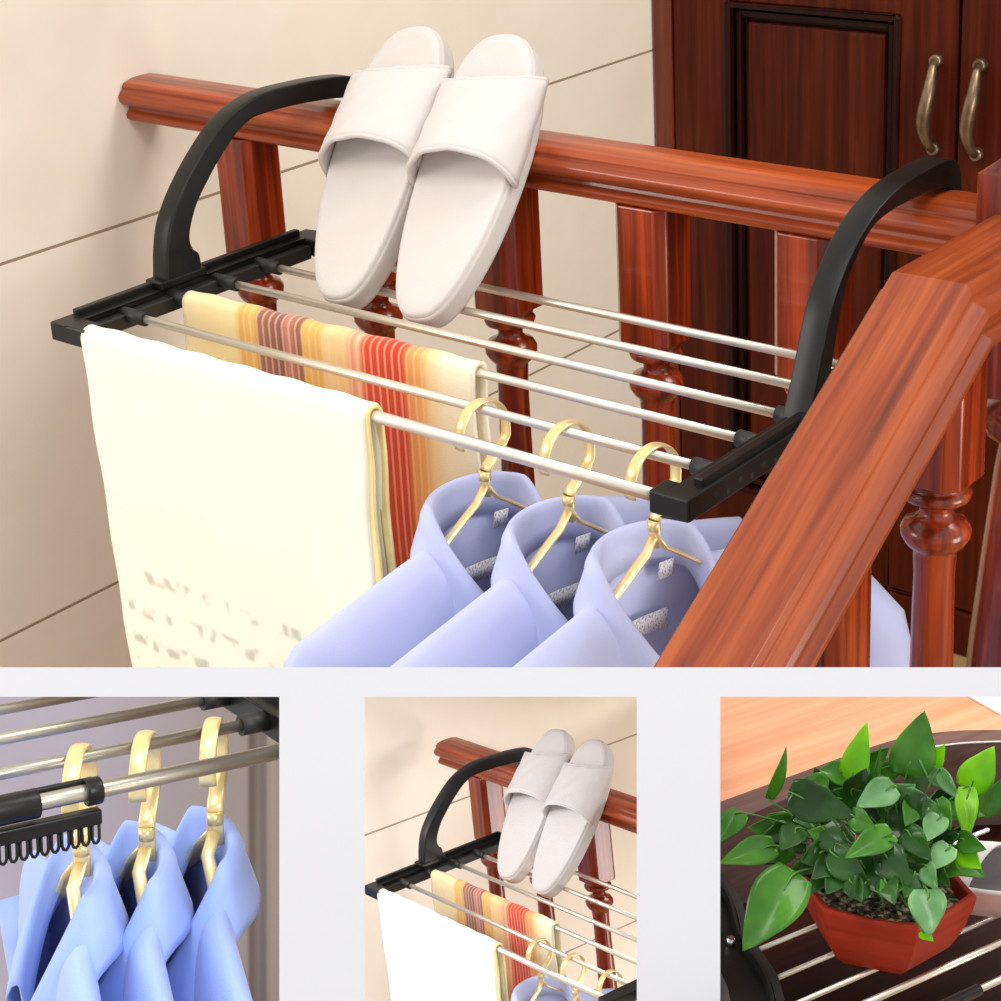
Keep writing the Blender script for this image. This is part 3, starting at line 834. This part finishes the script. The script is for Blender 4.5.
VN = Vector((-.623, -.588, .517))
LV = [[48,24,160,73,26,224,44,0.25,1],[-2,51,150,22,55,215,28,-0.2,3],[-80,81,148,-60,77,199,15,0.7,1],[93,-16,150,116,-27,195,34,0.1,3],[81,-26,163,52,-55,125,22,0.1,3],[93,-33,130,111,-45,169,25,0.5,1],[-101,16,108,-171,12,50,51,0.15,1],[-95,52,117,-149,73,107,29,0.3,1],[-103,95,136,-143,91,115,25,0.3,1],[-81,56,99,-131,82,100,17,0.5,0],[-35,-87,118,-58,-114,91,34,0.1,2],[-48,-95,84,-54,-114,85,12,0.1,3],[-77,58,165,-48,-4,159,39,0.3,0],[-1,-9,179,-44,-1,167,29,0.2,2],[-30,-37,152,-80,-25,136,27,0.25,1],[-37,41,154,-13,-2,167,23,0.3,0],[78,26,159,89,12,189,21,0.4,3],[77,4,153,60,17,179,16,0.3,2],[35,-28,162,25,-58,147,23,0.2,1],[31,-62,138,35,-93,139,21,0.3,1],[36,-62,124,32,-91,120,23,0.2,3],[-15,-38,150,-18,-74,136,27,0.3,0],[-44,-35,137,-45,-76,120,35,0.3,0],[-54,-20,122,-61,-54,106,31,0.2,0],[-72,3,128,-67,-44,111,31,0.3,0],[-65,27,144,-67,-12,128,31,0.3,0],[-79,37,138,-109,32,126,27,0.4,0],[26,49,142,40,33,172,25,0.3,1],[46,53,152,56,33,173,19,0.3,1],[0,59,162,-26,68,171,25,0.3,1],[-29,52,157,-56,64,170,27,0.3,1],[11,7,154,22,-13,175,25,0.3,2],[18,-25,166,-11,-34,152,25,0.2,1],[20,-49,160,-9,-58,145,23,0.2,2],[17,-66,137,-15,-71,123,23,0.2,2],[-19,-69,129,-30,-93,118,19,0.5,2],[-47,3,157,-45,-28,155,23,0.3,1],[16,-7,164,22,-40,166,21,0.5,2],[40,75,150,55,55,177,21,0.3,1],[15,35,152,25,36,197,9,0.8,1],[49,94,164,35,58,136,19,0.3,1],[73,5,169,67,-29,153,16,0.4,2],[6,-4,155,-12,-37,127,25,0.4,0],[-49,49,148,-54,11,131,29,0.4,1],[-67,-10,109,-94,-17,98,23,0.3,0],[-73,-26,112,-82,-52,103,21,0.3,0],[-61,-38,112,-89,-43,105,23,-0.3,0],[-53,-51,118,-65,-75,107,23,0.2,0],[-39,-57,118,-68,-61,109,25,0.4,1],[-28,-65,123,-53,-77,110,23,-0.2,0],[-3,-61,117,-7,-88,113,21,0.2,0],[-66,2,114,-96,1,107,23,0.3,0],[12,-60,118,11,-86,118,19,0.3,1],[-69,12,122,-99,14,119,25,-0.3,0],[-8,23,93,-38,19,85,25,-0.53,0],[19,-44,126,29,-65,145,24,-0.45,0],[-8,68,122,-45,85,127,19,0.07,0],[6,27,85,-2,-1,74,29,0.1,0],[-49,23,96,-66,4,85,21,-0.09,1],[-75,48,110,-109,53,105,21,-0.5,1],[-34,90,98,-60,105,115,31,-0.1,1],[12,-25,97,28,-63,105,28,0.45,1],[-5,43,75,-41,37,56,19,-0.28,0],[55,-28,99,63,-70,91,29,-0.14,1],[25,-42,126,36,-65,144,19,-0.44,0],[-44,58,76,-76,59,69,23,-0.44,1],[3,-24,151,12,-37,179,29,-0.42,0],[31,-16,82,50,-55,92,21,-0.43,1],[-29,36,131,-70,56,136,30,0.29,2],[58,-14,137,77,-53,146,23,-0.48,1],[38,19,94,51,-10,107,23,-0.6,0],[-48,79,111,-73,90,124,21,0.16,1],[-26,53,126,-63,68,129,31,-0.23,0],[50,3,84,67,-38,89,21,0.54,1],[-2,-43,109,13,-77,118,31,0.24,1],[-56,70,111,-90,79,113,25,0.16,0],[41,17,145,53,-1,170,25,-0.57,0],[5,-1,154,-4,8,185,23,0.27,1],[55,-3,114,67,-21,138,21,0.15,0],[-72,35,120,-97,46,133,27,0.34,0],[-51,11,127,-80,25,140,28,-0.12,1],[0,14,129,-21,34,159,19,-0.04,0],[-30,54,132,-59,77,155,20,-0.57,0],[-41,87,102,-82,108,107,29,-0.3,1],[-30,87,90,-69,99,86,29,0.29,2],[4,74,128,-12,91,159,29,-0.42,0],[68,7,130,89,-19,157,20,0.14,0],[-8,68,102,-40,87,116,28,0.07,0],[-19,-16,123,-12,-51,122,19,-0.52,1],[-27,51,130,-52,70,153,24,-0.03,0],[-27,23,165,-20,11,193,25,0.41,0],[-22,53,85,-59,52,70,24,-0.24,0],[2,-21,141,21,-53,159,20,0.56,0],[20,33,115,30,17,141,27,0.25,1],[-23,16,99,-50,0,80,19,-0.07,0],[-62,12,108,-97,4,87,20,-0.33,0],[6,-35,120,-5,-59,109,28,0.42,1],[-32,52,84,-69,57,75,23,0.36,0],[6,46,90,-28,66,103,28,0.43,0],[-29,-14,117,-25,-55,106,24,0.15,0]]
PL = Thing('pothos_plant', 'bushy green pothos with heart-shaped leaves growing from the red planter', 'potted plant', (0, 0, .066))
LM = ['leaf_dark', 'leaf_mid', 'leaf_pale', 'leaf_lime']
for i, (bx, by, bz, tx, ty, tz, wd, roll, cc) in enumerate(LV):
    Bp = Vector((bx, by, bz)) / 1000; Tp = Vector((tx, ty, tz)) / 1000; a = Tp - Bp; Ln = a.length; a.normalize()
    nrm = VN - a * VN.dot(a); nrm.normalize(); nrm = Matrix.Rotation(roll, 3, a) @ nrm; sd = a.cross(nrm).normalized()
    rl = random.Random(i * 7 + 1); bend = rl.uniform(.05, .2); wav = rl.uniform(.5, 1.5); W2 = wd / 2000
    rows = []
    for k in range(13):
        t = k / 12
        w = W2 * (sin(pi * min(1, t ** .60)) ** .85) * (1.04 if t < .6 else 1) if 0 < t < 1 else 0
        back = -.10 * Ln if 0 < t < .2 else 0
        row = []
        for j in range(-4, 5):
            v = j / 4
            lob = back * abs(v) ** 1.5 * (1 - t / .2) if t < .2 else 0
            p = Bp + a * (Ln * t + lob) + sd * (w * v) + nrm * (.22 * w * abs(v) ** 1.3 - bend * Ln * (t - .4) ** 2 * 1.6 + .05 * w * sin(v * 4 + t * 9 * wav))
            row.append(p)
        rows.append(row)
    lf = PL.part('leaf', MB().grid(rows), LM[cc], solid=.0006)
    root = Vector((.045 * cos(i * 2.4) * (i % 5) / 5, .045 * sin(i * 2.4) * (i % 5) / 5, .064))
    mid = root.lerp(Bp, .55) + Vector((0, 0, .012)) - VN * .01
    pts = smooth([root, root.lerp(mid, .5) + Vector((0, 0, .006)), mid, Bp, Bp + a * Ln * .25], 4)
    PL.part('leaf_stalk', MB().tube(pts, .0009, 6), 'stem_green', lf)
place(PL, D3)

SH = Thing('slip_on_shoe', 'white slip-on shoe with grey lining cut by the right edge, beside the red planter', 'shoe', (.18, -.02, .003))
def oval(c, a, b_, z, rot_, n=40):
    return [(c[0] + a * cos(t) * cos(rot_) - b_ * sin(t) * sin(rot_), c[1] + a * cos(t) * sin(rot_) + b_ * sin(t) * cos(rot_), z + .010 * cos(t) * 0) for t in [2 * pi * k / n for k in range(n)]]
ro = math.radians(-35)
m = MB().grid([oval((.170, -.006), .075, .040, .004, ro), oval((.169, -.007), .082, .046, .007, ro), oval((.165, -.013), .090, .050, .022, ro), oval((.155, -.023), .088, .050, .042, ro), oval((.151, -.027), .087, .048, .0495, ro)], True)
m.f.append(tuple(range(40))[::-1]); m.sm.append(False)
up = SH.part('upper', m, 'shoe_skin')
m = MB().grid([oval((.151, -.027), .086, .047, .050, ro), oval((.157, -.020), .074, .036, .030, ro), oval((.163, -.014), .060, .028, .012, ro), oval((.163, -.014), .02, .01, .010, ro)], True)
SH.part('lining', m, 'shoe_lining')
SH.part('collar_edge', MB().tube([Vector(p) for p in oval((.151, -.027), .0865, .0475, .0505, ro)] + [Vector(oval((.151, -.027), .0865, .0475, .0505, ro)[0])], .0022, 8, caps=False), 'slipper_cloth')
rows = []
for i in range(9):
    s = i / 8; row = []
    for j in range(13):
        v = -1 + j / 6; A = oval((.151, -.027), .0865, .0475, .0505, ro, 40)
        p0 = Vector(A[(20 - 3 - i) % 40]); p1 = Vector(A[(20 - 3 + (i + 1)) % 40])
        row.append(p0.lerp(p1, (v + 1) / 2) + Vector((0, 0, .020 * (1 - v * v) * sin(pi * min(1, s * .5 + .1)))))
    rows.append(row)
SH.part('toe_strap', MB().grid(rows), 'slipper_cloth', solid=.003)
place(SH, D3)

# ------------------------------------------------------------------ light
w = bpy.data.worlds.new('world'); SC.world = w; w.use_nodes = True
bg = w.node_tree.nodes['Background']; bg.inputs[0].default_value = (1, .99, .985, 1); bg.inputs[1].default_value = .95
def area(name, loc, target, size, power, col, sy=None):
    l = bpy.data.lights.new(name, 'AREA'); l.energy = power; l.color = col; l.size = size
    if sy: l.shape = 'RECTANGLE'; l.size_y = sy
    o = bpy.data.objects.new(name, l); COL.objects.link(o); o.location = loc
    o.rotation_euler = (Vector(target) - Vector(loc)).to_track_quat('-Z', 'Y').to_euler(); return o
m = MB().grid([[px(1310, y, d) for d in (.70, 1.02)] for y in (667, 1050)]).grid([[px(1316, y, d) for d in (.70, 1.02)] for y in (667, 1050)])
tp = struct('sky_blocker', MB().grid([[px(x, 683, d) for d in (.706, 1.10)] for x in (342, 690)]).grid([[px(x, 685.5, d) for d in (.706, 1.10)] for x in (342, 690)]), 'board_white'); tp.matrix_world = MC  # edge-on panel added only to block overhead light from the middle display
sw = struct('side_light_blocker', m, 'board_white'); sw.matrix_world = MC  # added panel out of view, keeps the side light off the displays
area('left_key_light', (-2.0, -2.5, 1.0), (.1, .1, -.1), 1.2, 48, (1, .96, .90))  # unseen key light added at front left, shining past the shortened wall
area('wall_fill_light', (1.3, .9, 1.5), (-.35, .15, -.10), .7, 17, (1, .95, .87))  # unseen fill added to brighten the tile wall
area('front_fill_light', (.8, -.9, 1.9), (-.3, .2, -.3), .8, 17, (1, .96, .89))  # unseen overhead fill added to lift the lower part of the wall
area('side_fill_light', (2.3, .35, -.30), (-.35, .1, -.30), .7, 15, (1, .95, .88))  # unseen fill from the right, added for the dark lower wall
area('display_fill_light', MC @ px(1230, 640, .92), MC @ px(880, 850, .84), .08, .50, (1, .98, .94))  # fill added outside the view to brighten the plant display
area('display_fill_light', MC @ px(322, 700, .735), MC @ px(120, 850, 1.1), .035, .35, (.92, .95, 1))  # fill added behind the board to brighten the left display
SC.view_settings.view_transform = 'Standard'; SC.view_settings.look = 'None'; SC.view_settings.gamma = 1; SC.view_settings.exposure = 0
SC.view_settings.use_curve_mapping = False
